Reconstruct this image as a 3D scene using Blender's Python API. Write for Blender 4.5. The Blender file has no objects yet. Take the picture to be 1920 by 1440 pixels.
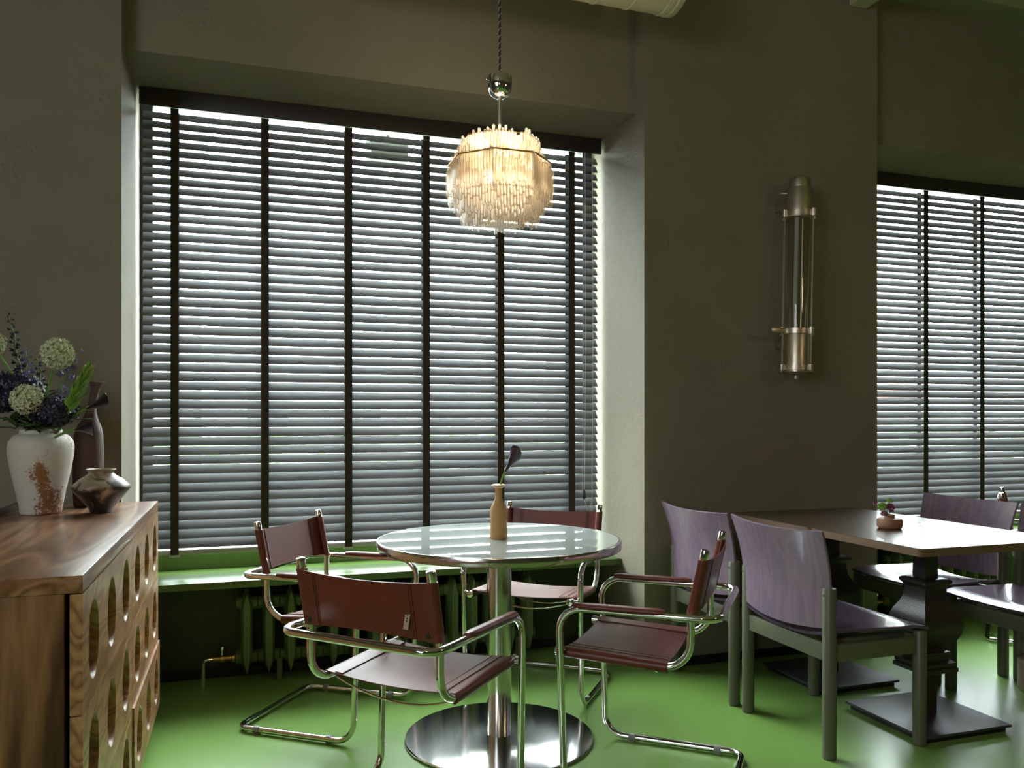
import bpy, bmesh, math, random
from math import sin, cos, pi, radians as R, sqrt
from mathutils import Vector as V, Matrix, Euler
random.seed(7)
S = bpy.context.scene
C = S.collection

# ------------------------------------------------------------------ camera, world, lights, exposure
YAW = R(18.2); F = 1543.0; HC = 1.2
cd = bpy.data.cameras.new('camera'); cam = bpy.data.objects.new('camera', cd); C.objects.link(cam)
cam.location = (0, 0, HC); cam.rotation_euler = (R(90), 0, -YAW)
cd.sensor_width = 36; cd.lens = F*36/1920; cd.shift_y = 65/1920; cd.clip_start = 0.05; cd.clip_end = 300
S.camera = cam
S.view_settings.view_transform = 'Standard'; S.view_settings.look = 'None'
S.view_settings.gamma = 1; S.view_settings.use_curve_mapping = False
S.view_settings.exposure = 1.7
w = bpy.data.worlds.new('overcast_sky'); S.world = w; w.use_nodes = True
bg = w.node_tree.nodes['Background']; bg.inputs[0].default_value = (0.90, 0.96, 1.0, 1); bg.inputs[1].default_value = 16.0

def area(name, loc, look, sx, sy, power, col):
    l = bpy.data.lights.new(name, 'AREA'); l.shape = 'RECTANGLE'; l.size = sx; l.size_y = sy
    l.energy = power; l.color = col
    o = bpy.data.objects.new(name, l); C.objects.link(o); o.location = loc
    o.rotation_euler = (V(look)-V(loc)).to_track_quat('-Z', 'Y').to_euler(); return o
# daylight of the tall windows in the left wall behind the camera
area('daylight_left_window', (-2.95, -0.6, 2.0), (0.9, 1.4, 0.0), 2.4, 1.8, 26, (0.92, 0.97, 1.0))
# unseen warm fill points, added to warm the walls and lintel
for lx, ly in ((3.4, .2), (-.4, -.4)):
    l = bpy.data.lights.new('warm_fill_light', 'POINT'); l.energy = 5; l.color = (1, .70, .42); l.shadow_soft_size = .15
    o = bpy.data.objects.new('warm_fill_light', l); C.objects.link(o); o.location = (lx, ly, 2.3)
# daylight arriving at each of the two street windows (sky portals)
for nm, x0, x1 in (('sky_portal_first_window', -.44, 1.83), ('sky_portal_second_window', 3.2, 5.57)):
    a = area(nm, ((x0+x1)/2, 4.24, 1.6), ((x0+x1)/2, 0, 1.6), x1-x0, 2.1, 1, (1, 1, 1)); a.data.cycles.is_portal = True

# ------------------------------------------------------------------ helpers
def setp(o, label=None, cat=None, group=None, kind=None):
    if label: o['label'] = label
    if cat: o['category'] = cat
    if group: o['group'] = group
    if kind: o['kind'] = kind
    return o
def empty(name, loc, rz, label, cat, group=None):
    o = bpy.data.objects.new(name, None); C.objects.link(o); o.empty_display_size = .05
    o.location = loc; o.rotation_euler = (0, 0, rz); return setp(o, label, cat, group)
def obj(name, bm, mat, parent=None, loc=None, rot=None, label=None, smooth=40):
    bmesh.ops.recalc_face_normals(bm, faces=bm.faces)
    if smooth:
        for f in bm.faces: f.smooth = True
        a = R(smooth)
        for e in bm.edges:
            if len(e.link_faces) == 2 and e.calc_face_angle(0) > a: e.smooth = False
    me = bpy.data.meshes.new(name); bm.to_mesh(me); bm.free()
    if mat: me.materials.append(mat)
    o = bpy.data.objects.new(name, me); C.objects.link(o)
    if parent: o.parent = parent
    if loc: o.location = loc
    if rot: o.rotation_euler = rot
    if label: o['label'] = label
    return o
def inst(name, src, parent=None, loc=None, rot=None, scale=None):
    o = src.copy(); o.name = name; C.objects.link(o); o.parent = parent
    if loc is not None: o.location = loc
    if rot is not None: o.rotation_euler = rot
    if scale is not None: o.scale = scale
    return o
def dup(root, loc, rz, label):
    r = root.copy(); C.objects.link(r); r.location = loc; r.rotation_euler = (0, 0, rz); r['label'] = label
    for ch in list(root.children):
        c = ch.copy(); C.objects.link(c); c.parent = r
        for g in ch.children:
            d = g.copy(); C.objects.link(d); d.parent = c
    return r
def B(): return bmesh.new()
def box(bm, x0, x1, y0, y1, z0, z1, bev=0, seg=2, M=None):
    vs = [bm.verts.new((x, y, z)) for z in (z0, z1) for y in (y0, y1) for x in (x0, x1)]
    fs = [bm.faces.new([vs[i] for i in q]) for q in ((0,2,3,1),(4,5,7,6),(0,1,5,4),(2,6,7,3),(0,4,6,2),(1,3,7,5))]
    if bev:
        es = list({e for f in fs for e in f.edges})
        r = bmesh.ops.bevel(bm, geom=es, offset=bev, segments=seg, profile=.5, affect='EDGES')
        vs = list({v for f in r['faces'] for v in f.verts} | {v for v in vs if v.is_valid})
    if M is not None:
        for v in vs:
            if v.is_valid: v.co = M @ v.co
    return bm
def ring_bridge(bm, a, b):
    n = len(a)
    for i in range(n):
        bm.faces.new((a[i], a[(i+1) % n], b[(i+1) % n], b[i]))
def lathe(bm, prof, n=32, c=(0, 0, 0), cap=True, M=None, off=0.0):
    rs = []
    for r, z in prof:
        row = []
        for i in range(n):
            p = V((r*cos(2*pi*i/n+off), r*sin(2*pi*i/n+off), z)) + V(c)
            if M is not None: p = M @ p
            row.append(bm.verts.new(p))
        rs.append(row)
    for a, b in zip(rs, rs[1:]): ring_bridge(bm, a, b)
    if cap:
        bm.faces.new(rs[0]); bm.faces.new(rs[-1])
    return bm
def fillet(pts, rad, seg=7, closed=False):
    pts = [V(p) for p in pts]; n = len(pts); out = []
    for i in range(n):
        if not closed and (i == 0 or i == n-1): out.append(pts[i]); continue
        p = pts[i]; a = pts[i-1]; b = pts[(i+1) % n]
        r = rad[i] if isinstance(rad, (list, tuple)) else rad
        if r <= 0: out.append(p); continue
        d1 = (a-p).normalized(); d2 = (b-p).normalized()
        ang = d1.angle(d2)
        if ang > 3.1: out.append(p); continue
        t = r/math.tan(ang/2)
        t = min(t, (a-p).length*.49, (b-p).length*.49); rr = t*math.tan(ang/2)
        cen = p + (d1+d2).normalized()*(rr/sin(ang/2))
        s = p+d1*t-cen; e = p+d2*t-cen; tot = s.angle(e)
        for k in range(seg+1):
            f = k/seg
            out.append(cen + (s*sin((1-f)*tot)+e*sin(f*tot))/sin(tot))
    return out
def sweep(bm, pts, r, n=12, closed=False, caps=True, sz=None):
    """tube along pts; r number or list; sz = flatten factor of second axis"""
    pts = [V(p) for p in pts]; m = len(pts); rows = []
    T = []
    for i in range(m):
        if closed: t = pts[(i+1) % m]-pts[i-1]
        else: t = pts[min(i+1, m-1)]-pts[max(i-1, 0)]
        T.append(t.normalized() if t.length > 1e-9 else V((0, 0, 1)))
    up = V((0, 0, 1)) if abs(T[0].z) < .9 else V((1, 0, 0))
    nrm = (up-T[0]*up.dot(T[0])).normalized(); N = [nrm]
    for i in range(1, m):
        q = T[i-1].rotation_difference(T[i]); nrm = (q @ nrm); nrm = (nrm-T[i]*nrm.dot(T[i])).normalized(); N.append(nrm)
    tw = 0
    if closed:
        q = T[-1].rotation_difference(T[0]); e = q @ N[-1]
        tw = math.atan2(T[0].dot(e.cross(N[0])), e.dot(N[0]))
    for i in range(m):
        b = T[i].cross(N[i]); rr = r[i] if isinstance(r, (list, tuple)) else r; a0 = tw*i/m
        rows.append([bm.verts.new(pts[i]+(N[i]*cos(2*pi*k/n+a0)*(sz or 1)+b*sin(2*pi*k/n+a0))*rr) for k in range(n)])
    for i in range(m-1): ring_bridge(bm, rows[i], rows[i+1])
    if closed: ring_bridge(bm, rows[-1], rows[0])
    elif caps: bm.faces.new(rows[0]); bm.faces.new(rows[-1])
    return bm
def sheet(bm, f, nu, nv, th):
    """thick grid surface f(u,v), u,v in 0..1; th grows along the normal"""
    P = [[V(f(i/nu, j/nv)) for j in range(nv+1)] for i in range(nu+1)]
    A = []; Bk = []
    for i in range(nu+1):
        ra = []; rb = []
        for j in range(nv+1):
            du = P[min(i+1, nu)][j]-P[max(i-1, 0)][j]; dv = P[i][min(j+1, nv)]-P[i][max(j-1, 0)]
            n = du.cross(dv); n = n.normalized() if n.length > 1e-12 else V((0, 0, 1))
            ra.append(bm.verts.new(P[i][j])); rb.append(bm.verts.new(P[i][j]-n*th))
        A.append(ra); Bk.append(rb)
    for i in range(nu):
        for j in range(nv):
            bm.faces.new((A[i][j], A[i+1][j], A[i+1][j+1], A[i][j+1]))
            bm.faces.new((Bk[i][j], Bk[i][j+1], Bk[i+1][j+1], Bk[i+1][j]))
    for i in range(nu):
        bm.faces.new((A[i][0], Bk[i][0], Bk[i+1][0], A[i+1][0])); bm.faces.new((A[i][nv], A[i+1][nv], Bk[i+1][nv], Bk[i][nv]))
    for j in range(nv):
        bm.faces.new((A[0][j], A[0][j+1], Bk[0][j+1], Bk[0][j])); bm.faces.new((A[nu][j], Bk[nu][j], Bk[nu][j+1], A[nu][j+1]))
    return bm
def at(px, py, t):
    """world point seen at a picture position, t metres along the view axis"""
    r = (px-960)*t/F
    return V((t*sin(YAW)+r*cos(YAW), t*cos(YAW)-r*sin(YAW), HC-(py-785)*t/F))

# ------------------------------------------------------------------ materials
def nt(name):
    m = bpy.data.materials.new(name); m.use_nodes = True; t = m.node_tree; return m, t, t.nodes['Principled BSDF']
def plain(name, col, rough=.5, metal=0, bump=0, bscale=60, spec=.5, var=0, vscale=8, coat=0, aniso=0, rvar=0):
    m, t, p = nt(name); N = t.nodes; L = t.links
    p.inputs['Base Color'].default_value = (*col, 1); p.inputs['Roughness'].default_value = rough
    p.inputs['Metallic'].default_value = metal; p.inputs['Specular IOR Level'].default_value = spec
    p.inputs['Coat Weight'].default_value = coat; p.inputs['Coat Roughness'].default_value = .15
    tc = N.new('ShaderNodeTexCoord')
    if var:
        n = N.new('ShaderNodeTexNoise'); n.inputs['Scale'].default_value = vscale; n.inputs['Detail'].default_value = 5
        L.new(tc.outputs['Object'], n.inputs['Vector'])
        mx = N.new('ShaderNodeMix'); mx.data_type = 'RGBA'
        mx.inputs[6].default_value = (*[c*(1-var) for c in col], 1); mx.inputs[7].default_value = (*[min(1, c*(1+var)) for c in col], 1)
        L.new(n.outputs['Fac'], mx.inputs[0]); L.new(mx.outputs[2], p.inputs['Base Color'])
        if rvar:
            mr = N.new('ShaderNodeMapRange'); mr.inputs[3].default_value = rough-rvar; mr.inputs[4].default_value = rough+rvar
            L.new(n.outputs['Fac'], mr.inputs[0]); L.new(mr.outputs[0], p.inputs['Roughness'])
    if bump:
        n2 = N.new('ShaderNodeTexNoise'); n2.inputs['Scale'].default_value = bscale; n2.inputs['Detail'].default_value = 6
        L.new(tc.outputs['Object'], n2.inputs['Vector'])
        b = N.new('ShaderNodeBump'); b.inputs['Strength'].default_value = bump; b.inputs['Distance'].default_value = .01
        L.new(n2.outputs['Fac'], b.inputs['Height']); L.new(b.outputs[0], p.inputs['Normal'])
    return m
def plaster(name, col, col2):
    m, t, p = nt(name); N = t.nodes; L = t.links
    tc = N.new('ShaderNodeTexCoord')
    n1 = N.new('ShaderNodeTexNoise'); n1.inputs['Scale'].default_value = 1.3; n1.inputs['Detail'].default_value = 7; n1.inputs['Roughness'].default_value = .62
    n2 = N.new('ShaderNodeTexNoise'); n2.inputs['Scale'].default_value = 38; n2.inputs['Detail'].default_value = 8; n2.inputs['Roughness'].default_value = .7
    n3 = N.new('ShaderNodeTexNoise'); n3.inputs['Scale'].default_value = 3.2; n3.inputs['Detail'].default_value = 4
    for n in (n1, n2, n3): L.new(tc.outputs['Object'], n.inputs['Vector'])
    v = N.new('ShaderNodeTexVoronoi'); v.inputs['Scale'].default_value = 75; L.new(tc.outputs['Object'], v.inputs['Vector'])
    rp = N.new('ShaderNodeMapRange'); rp.inputs[1].default_value = .35; rp.inputs[2].default_value = .65
    L.new(n1.outputs['Fac'], rp.inputs[0])
    mx = N.new('ShaderNodeMix'); mx.data_type = 'RGBA'; mx.inputs[6].default_value = (*col, 1); mx.inputs[7].default_value = (*col2, 1)
    L.new(rp.outputs[0], mx.inputs[0]); 
    # pits: small dots gathered in patches
    pd = N.new('ShaderNodeMapRange'); pd.inputs[1].default_value = .13; pd.inputs[2].default_value = .22; pd.inputs[3].default_value = 1; pd.inputs[4].default_value = 0
    L.new(v.outputs['Distance'], pd.inputs[0])
    pm = N.new('ShaderNodeMapRange'); pm.inputs[1].default_value = .5; pm.inputs[2].default_value = .64
    L.new(n3.outputs['Fac'], pm.inputs[0])
    mu = N.new('ShaderNodeMath'); mu.operation = 'MULTIPLY'; L.new(pd.outputs[0], mu.inputs[0]); L.new(pm.outputs[0], mu.inputs[1])
    dk = N.new('ShaderNodeMix'); dk.data_type = 'RGBA'; dk.inputs[7].default_value = (*[c*.45 for c in col], 1)
    m2 = N.new('ShaderNodeMath'); m2.operation = 'MULTIPLY'; m2.inputs[1].default_value = 1.0; L.new(mu.outputs[0], m2.inputs[0])
    L.new(m2.outputs[0], dk.inputs[0]); L.new(mx.outputs[2], dk.inputs[6]); L.new(dk.outputs[2], p.inputs['Base Color'])
    sb = N.new('ShaderNodeMath'); sb.operation = 'SUBTRACT'; L.new(n2.outputs['Fac'], sb.inputs[0]); L.new(mu.outputs[0], sb.inputs[1])
    b = N.new('ShaderNodeBump'); b.inputs['Strength'].default_value = .35; b.inputs['Distance'].default_value = .006
    L.new(sb.outputs[0], b.inputs['Height']); L.new(b.outputs[0], p.inputs['Normal'])
    p.inputs['Roughness'].default_value = .62; p.inputs['Specular IOR Level'].default_value = .35
    return m
def wood(name, dark, mid, light, axis='Y', rough=.4, scale=1.0, dist=5, stretch=.08, bands=9, rot=0, coat=0):
    m, t, p = nt(name); N = t.nodes; L = t.links
    tc = N.new('ShaderNodeTexCoord'); mp = N.new('ShaderNodeMapping')
    sc = {'X': (stretch, 1, 1), 'Y': (1, stretch, 1), 'Z': (1, 1, stretch)}[axis]
    mp.inputs['Scale'].default_value = [s*scale for s in sc]; mp.inputs['Rotation'].default_value = (0 if axis != 'Y' else rot, rot if axis == 'X' else 0, rot if axis == 'Z' else 0)
    L.new(tc.outputs['Object'], mp.inputs['Vector'])
    wv = N.new('ShaderNodeTexNoise'); wv.inputs['Scale'].default_value = 3.2; wv.inputs['Detail'].default_value = 2.5; wv.inputs['Distortion'].default_value = .6
    L.new(mp.outputs[0], wv.inputs['Vector'])
    ml = N.new('ShaderNodeMath'); ml.operation = 'MULTIPLY'; ml.inputs[1].default_value = bands*2.2; L.new(wv.outputs['Fac'], ml.inputs[0])
    sn = N.new('ShaderNodeMath'); sn.operation = 'PINGPONG'; sn.inputs[1].default_value = 1; L.new(ml.outputs[0], sn.inputs[0])
    fine = N.new('ShaderNodeTexNoise'); fine.inputs['Scale'].default_value = 34; fine.inputs['Detail'].default_value = 5; fine.inputs['Roughness'].default_value = .65
    L.new(mp.outputs[0], fine.inputs['Vector'])
    ad = N.new('ShaderNodeMath'); ad.operation = 'MULTIPLY_ADD'; ad.inputs[1].default_value = .55
    f2 = N.new('ShaderNodeMath'); f2.operation = 'MULTIPLY'; f2.inputs[1].default_value = .68; L.new(fine.outputs['Fac'], f2.inputs[0])
    L.new(sn.outputs[0], ad.inputs[0]); L.new(f2.outputs[0], ad.inputs[2])
    cr = N.new('ShaderNodeValToRGB'); e = cr.color_ramp.elements
    e[0].position = .1; e[0].color = (*dark, 1); e[1].position = .95; e[1].color = (*light, 1)
    k = cr.color_ramp.elements.new(.5); k.color = (*mid, 1)
    L.new(ad.outputs[0], cr.inputs[0]); L.new(cr.outputs[0], p.inputs['Base Color'])
    b = N.new('ShaderNodeBump'); b.inputs['Strength'].default_value = .08; b.inputs['Distance'].default_value = .003
    L.new(fine.outputs['Fac'], b.inputs['Height']); L.new(b.outputs[0], p.inputs['Normal'])
    p.inputs['Roughness'].default_value = rough; p.inputs['Coat Weight'].default_value = coat
    return m
def clearmix(name, tint, gl=.12, extra=None, rough=.02):
    """thin clear glass: see-through with a fresnel sheen"""
    m = bpy.data.materials.new(name); m.use_nodes = True; t = m.node_tree; N = t.nodes; L = t.links; N.clear()
    out = N.new('ShaderNodeOutputMaterial'); tr = N.new('ShaderNodeBsdfTransparent'); tr.inputs[0].default_value = (*tint, 1)
    g = N.new('ShaderNodeBsdfGlossy'); g.inputs['Roughness'].default_value = rough
    lw = N.new('ShaderNodeLayerWeight'); lw.inputs[0].default_value = .35
    ma = N.new('ShaderNodeMath'); ma.operation = 'MULTIPLY_ADD'; ma.inputs[1].default_value = .6; ma.inputs[2].default_value = gl*.4
    L.new(lw.outputs['Facing'], ma.inputs[0])
    mx = N.new('ShaderNodeMixShader'); L.new(ma.outputs[0], mx.inputs[0]); L.new(tr.outputs[0], mx.inputs[1]); L.new(g.outputs[0], mx.inputs[2])
    last = mx
    if extra:
        d = N.new('ShaderNodeBsdfTranslucent'); d.inputs[0].default_value = (*extra[0], 1)
        d2 = N.new('ShaderNodeBsdfDiffuse'); d2.inputs[0].default_value = (*extra[0], 1)
        a = N.new('ShaderNodeAddShader'); mm = N.new('ShaderNodeMixShader'); mm.inputs[0].default_value = .5
        L.new(d.outputs[0], mm.inputs[1]); L.new(d2.outputs[0], mm.inputs[2])
        m3 = N.new('ShaderNodeMixShader'); m3.inputs[0].default_value = extra[1]
        L.new(mx.outputs[0], m3.inputs[1]); L.new(mm.outputs[0], m3.inputs[2]); last = m3
    L.new(last.outputs[0], out.inputs[0]); return m
def emit(name, col, st):
    m, t, p = nt(name); p.inputs['Emission Color'].default_value = (*col, 1); p.inputs['Emission Strength'].default_value = st
    p.inputs['Base Color'].default_value = (*col, 1); return m

M_wall = plaster('olive_plaster', (.200, .176, .124), (.240, .212, .152))
M_ceil = plain('olive_ceiling_paint', (.22, .22, .145), .6, bump=.1, bscale=30)
M_ceil2 = plain('pale_olive_ceiling_board', (.34, .33, .22), .6)
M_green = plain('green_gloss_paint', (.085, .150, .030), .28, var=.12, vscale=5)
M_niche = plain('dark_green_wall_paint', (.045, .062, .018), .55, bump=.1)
M_rad = plain('green_radiator_enamel', (.12, .185, .055), .38, bump=.05, bscale=40)
M_base = plain('black_skirting', (.012, .012, .010), .45)
M_frame = plain('anthracite_window_frame', (.02, .022, .024), .4)
M_slat = plain('grey_slat', (.125, .127, .130), .62, spec=.2, var=.06, vscale=3)
M_val = plain('dark_brown_valance', (.030, .022, .018), .5)
M_tape = plain('brown_ladder_tape', (.038, .026, .014), .85, bump=.4, bscale=500)
M_rail = plain('pale_grey_bottom_rail', (.42, .42, .44), .4)
M_chrome = plain('chrome', (.74, .74, .73), .07, 1)
M_brush = plain('brushed_steel', (.60, .59, .56), .17, 1)
M_steel = plain('polished_steel_base', (.78, .78, .78), .13, 1, var=.05, vscale=14, rvar=.05)
M_nickel = plain('aged_nickel', (.62, .56, .47), .36, 1, var=.2, vscale=22, rvar=.1, bump=.08, bscale=90)
M_leather = plain('oxblood_leather', (.135, .027, .016), .36, var=.18, vscale=9, bump=.09, bscale=260, spec=.42)
M_leather2 = plain('oxblood_leather_edge', (.20, .085, .05), .6)
M_stitch = plain('dark_leather_stitching', (.055, .012, .010), .6)
M_glide = plain('grey_plastic_glide', (.30, .31, .31), .5)
M_white = plain('white_glass_top', (.34, .37, .345), .02, spec=.9)
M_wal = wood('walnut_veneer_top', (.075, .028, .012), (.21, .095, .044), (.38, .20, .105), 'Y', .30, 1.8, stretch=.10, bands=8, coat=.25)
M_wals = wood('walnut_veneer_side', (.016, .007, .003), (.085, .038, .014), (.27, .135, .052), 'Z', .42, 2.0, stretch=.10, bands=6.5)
M_wald = wood('walnut_veneer_drawer', (.095, .036, .012), (.27, .130, .052), (.44, .25, .115), 'Y', .36, 2.0, stretch=.20, bands=11)
M_dark = plain('black_gap', (.006, .005, .004), .8)
M_purp = wood('violet_stained_plywood', (.150, .105, .165), (.190, .135, .190), (.245, .165, .200), 'Z', .33, 3.2, stretch=.20, bands=5, coat=.3)
M_purps = wood('violet_stained_plywood_seat', (.070, .045, .085), (.090, .060, .105), (.115, .078, .120), 'X', .27, 1.3, stretch=.22, bands=4, coat=.4)
M_plyedge = plain('plywood_edge', (.16, .11, .13), .5)
M_olive = plain('olive_lacquered_wood', (.105, .110, .066), .42, var=.06, vscale=12)
M_ttop = wood('dark_oak_table_top', (.050, .030, .018), (.085, .052, .032), (.13, .082, .052), 'Y', .27, 1.5, stretch=.08, bands=7, coat=.2)
M_tedge = plain('brown_table_edge', (.16, .095, .055), .5)
M_iron = plain('dark_brown_cast_iron', (.036, .027, .023), .33, bump=.1, bscale=120)
M_plate = plain('black_steel_plate', (.050, .050, .053), .40, var=.2, vscale=30, bump=.08, bscale=200)
M_glass = clearmix('window_glass', (.93, .96, .95))
M_tube = clearmix('sconce_glass', (.86, .88, .80))
m = bpy.data.materials.new('clear_crystal'); m.use_nodes = True; t = m.node_tree; N = t.nodes; L = t.links; N.clear()
out = N.new('ShaderNodeOutputMaterial'); lw = N.new('ShaderNodeLayerWeight'); lw.inputs[0].default_value = .5
cr = N.new('ShaderNodeValToRGB'); cr.color_ramp.elements[0].color = (.97, .95, .91, 1); cr.color_ramp.elements[0].position = .45
cr.color_ramp.elements[1].color = (.16, .10, .05, 1); cr.color_ramp.elements[1].position = .90; L.new(lw.outputs['Facing'], cr.inputs[0])
tr = N.new('ShaderNodeBsdfTransparent'); L.new(cr.outputs[0], tr.inputs[0])
g = N.new('ShaderNodeBsdfGlossy'); g.inputs['Roughness'].default_value = .06
mx = N.new('ShaderNodeMixShader'); ma = N.new('ShaderNodeMath'); ma.operation = 'MULTIPLY_ADD'; ma.inputs[1].default_value = .35; ma.inputs[2].default_value = .06
L.new(lw.outputs['Facing'], ma.inputs[0]); L.new(ma.outputs[0], mx.inputs[0]); L.new(tr.outputs[0], mx.inputs[1]); L.new(g.outputs[0], mx.inputs[2])
d = N.new('ShaderNodeBsdfTranslucent'); L.new(cr.outputs[0], d.inputs[0])
m3 = N.new('ShaderNodeMixShader'); m3.inputs[0].default_value = .28; L.new(mx.outputs[0], m3.inputs[1]); L.new(d.outputs[0], m3.inputs[2]); L.new(m3.outputs[0], out.inputs[0])
M_crys = m
M_brass = plain('brass', (.55, .36, .14), .3, 1)
M_bulb = emit('warm_bulb', (1, .78, .48), 6)
M_duct = plain('cream_duct_paint', (.42, .40, .27), .5, bump=.05)
M_black = plain('black_rubber', (.012, .012, .012), .5)
M_cord = plain('pale_cord', (.45, .43, .38), .7)

for mm, an in ((M_steel, .6),):
    t = mm.node_tree; p = t.nodes['Principled BSDF']; p.inputs['Anisotropic'].default_value = an; p.inputs['Roughness'].default_value = .11
    for l_ in list(p.inputs['Roughness'].links): t.links.remove(l_)
    tg_ = t.nodes.new('ShaderNodeTangent'); tg_.direction_type = 'RADIAL'; tg_.axis = 'Z'; t.links.new(tg_.outputs[0], p.inputs['Tangent'])
# floor
m, t, p = nt('green_resin_floor'); N = t.nodes; L = t.links
tc = N.new('ShaderNodeTexCoord')
a = N.new('ShaderNodeTexNoise'); a.inputs['Scale'].default_value = 1.1; a.inputs['Detail'].default_value = 3; a.inputs['Distortion'].default_value = .5
b2 = N.new('ShaderNodeTexNoise'); b2.inputs['Scale'].default_value = 2.5; b2.inputs['Detail'].default_value = 2
L.new(tc.outputs['Object'], a.inputs['Vector']); L.new(tc.outputs['Object'], b2.inputs['Vector'])
mx = N.new('ShaderNodeMix'); mx.data_type = 'RGBA'; mx.inputs[6].default_value = (.165, .315, .060, 1); mx.inputs[7].default_value = (.215, .375, .098, 1)
L.new(a.outputs['Fac'], mx.inputs[0]); L.new(mx.outputs[2], p.inputs['Base Color'])
p.inputs['Roughness'].default_value = .27
M_floor = m

# ------------------------------------------------------------------ the setting
YF, YL, YO = 3.542, 3.632, 4.30          # pillar face, lintel face, outer face
XL, XR, X2L, X2R = -.447, 1.831, 3.204, 5.56
ZS, ZC = 2.688, 3.49
YB = 4.06                                # back of the radiator niche
def struct(name, bm, m, smooth=0, parent=None): return setp(obj(name, bm, m, parent, smooth=smooth), kind='structure')
struct('floor', box(B(), -3.2, 8.2, -4.2, YO, -.12, 0), M_floor)
struct('ceiling', box(B(), -3.2, 8.2, -4.2, YO, ZC, ZC+.15), M_ceil)
bm = B()
for x0, x1 in ((-3.2, XL), (XR, X2L), (X2R, 8.2)): box(bm, x0, x1, YF, YO, 0, ZC)
struct('wall_window_side', bm, M_wall)
bm = B()
for x0, x1 in ((XL, XR), (X2L, X2R)): box(bm, x0, x1, YL, YO, ZS, ZC)
struct('wall_lintel', bm, M_wall)
bm = B()
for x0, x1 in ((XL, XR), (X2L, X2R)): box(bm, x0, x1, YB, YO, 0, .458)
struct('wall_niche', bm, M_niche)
bm = B()
for x0, x1 in ((XL, XR), (X2L, X2R)): box(bm, x0+.0005, x1-.0005, 4.15, YO-.02, .458, .56)
struct('wall_riser', bm, M_green)
struct('wall_left', box(B(), -3.35, -3.2, -4.2, YO, 0, ZC), M_wall)
struct('wall_right', box(B(), 8.2, 8.35, -4.2, YO, 0, ZC), M_wall)
struct('wall_back', box(B(), -3.35, 8.35, -4.35, -4.2, 0, ZC), M_wall)
for n, (x0, x1) in enumerate(((XL, XR), (X2L, X2R))):
    struct('trim_%d' % (n+1), box(B(), x0+.001, x1-.001, 3.79, 4.149, .459, .491, .004), M_green, 30)['label'] = 'green window sill'
bm = B()
for x0, x1 in ((-3.2, XL), (XR, X2L), (X2R, 8.2)): box(bm, x0, x1, YF-.012, YF-.0005, .0005, .043, .002, 1)
struct('baseboard_window_side', bm, M_base)
struct('baseboard_niche', box(box(B(), XL+.001, XR-.001, YB-.012, YB-.0005, .0005, .043), X2L+.001, X2R-.001, YB-.012, YB-.0005, .0005, .043), M_base)
# shallow ceiling beam at the right and the boxed end above the middle pillar
struct('trim_3', box(B(), -3.2, 8.2, -4.2, 3.46, ZC-.012, ZC), M_ceil2)
struct('trim_4', box(B(), 3.02, 3.13, 2.9, 3.54, 3.36, ZC-.0125, .004), M_duct)
# windows
def window(n, x0, x1):
    y0 = 4.165
    bm = B()
    fw = .055
    box(bm, x0, x0+fw, y0, y0+.07, .56, ZS); box(bm, x1-fw, x1, y0, y0+.07, .56, ZS)
    box(bm, x0+fw, x1-fw, y0, y0+.07, .56, .60); box(bm, x0+fw, x1-fw, y0, y0+.07, ZS-.012, ZS)
    o = struct('window_%d' % n, bm, M_frame)
    struct('glass_pane', box(B(), x0+fw, x1-fw, y0+.03, y0+.036, .60, ZS-.012), M_glass, parent=o)
window(1, XL, XR); window(2, X2L, X2R)

bm = B()
for a_ in ((-1.85, -1.77, 1.0, 2.95), (.57, .65, 1.0, 2.95), (-.64, -.56, 1.0, 2.95)): box(bm, -3.199, -3.15, a_[0], a_[1], a_[2], a_[3])
box(bm, -3.199, -3.15, -1.77, .57, 1.0, 1.08); box(bm, -3.199, -3.15, -1.77, .57, 2.87, 2.95)
o = struct('window_3', bm, M_frame)
struct('glass_pane', box(B(), -3.19, -3.18, -1.77, .57, 1.08, 2.87), M_rail, parent=o)
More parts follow.
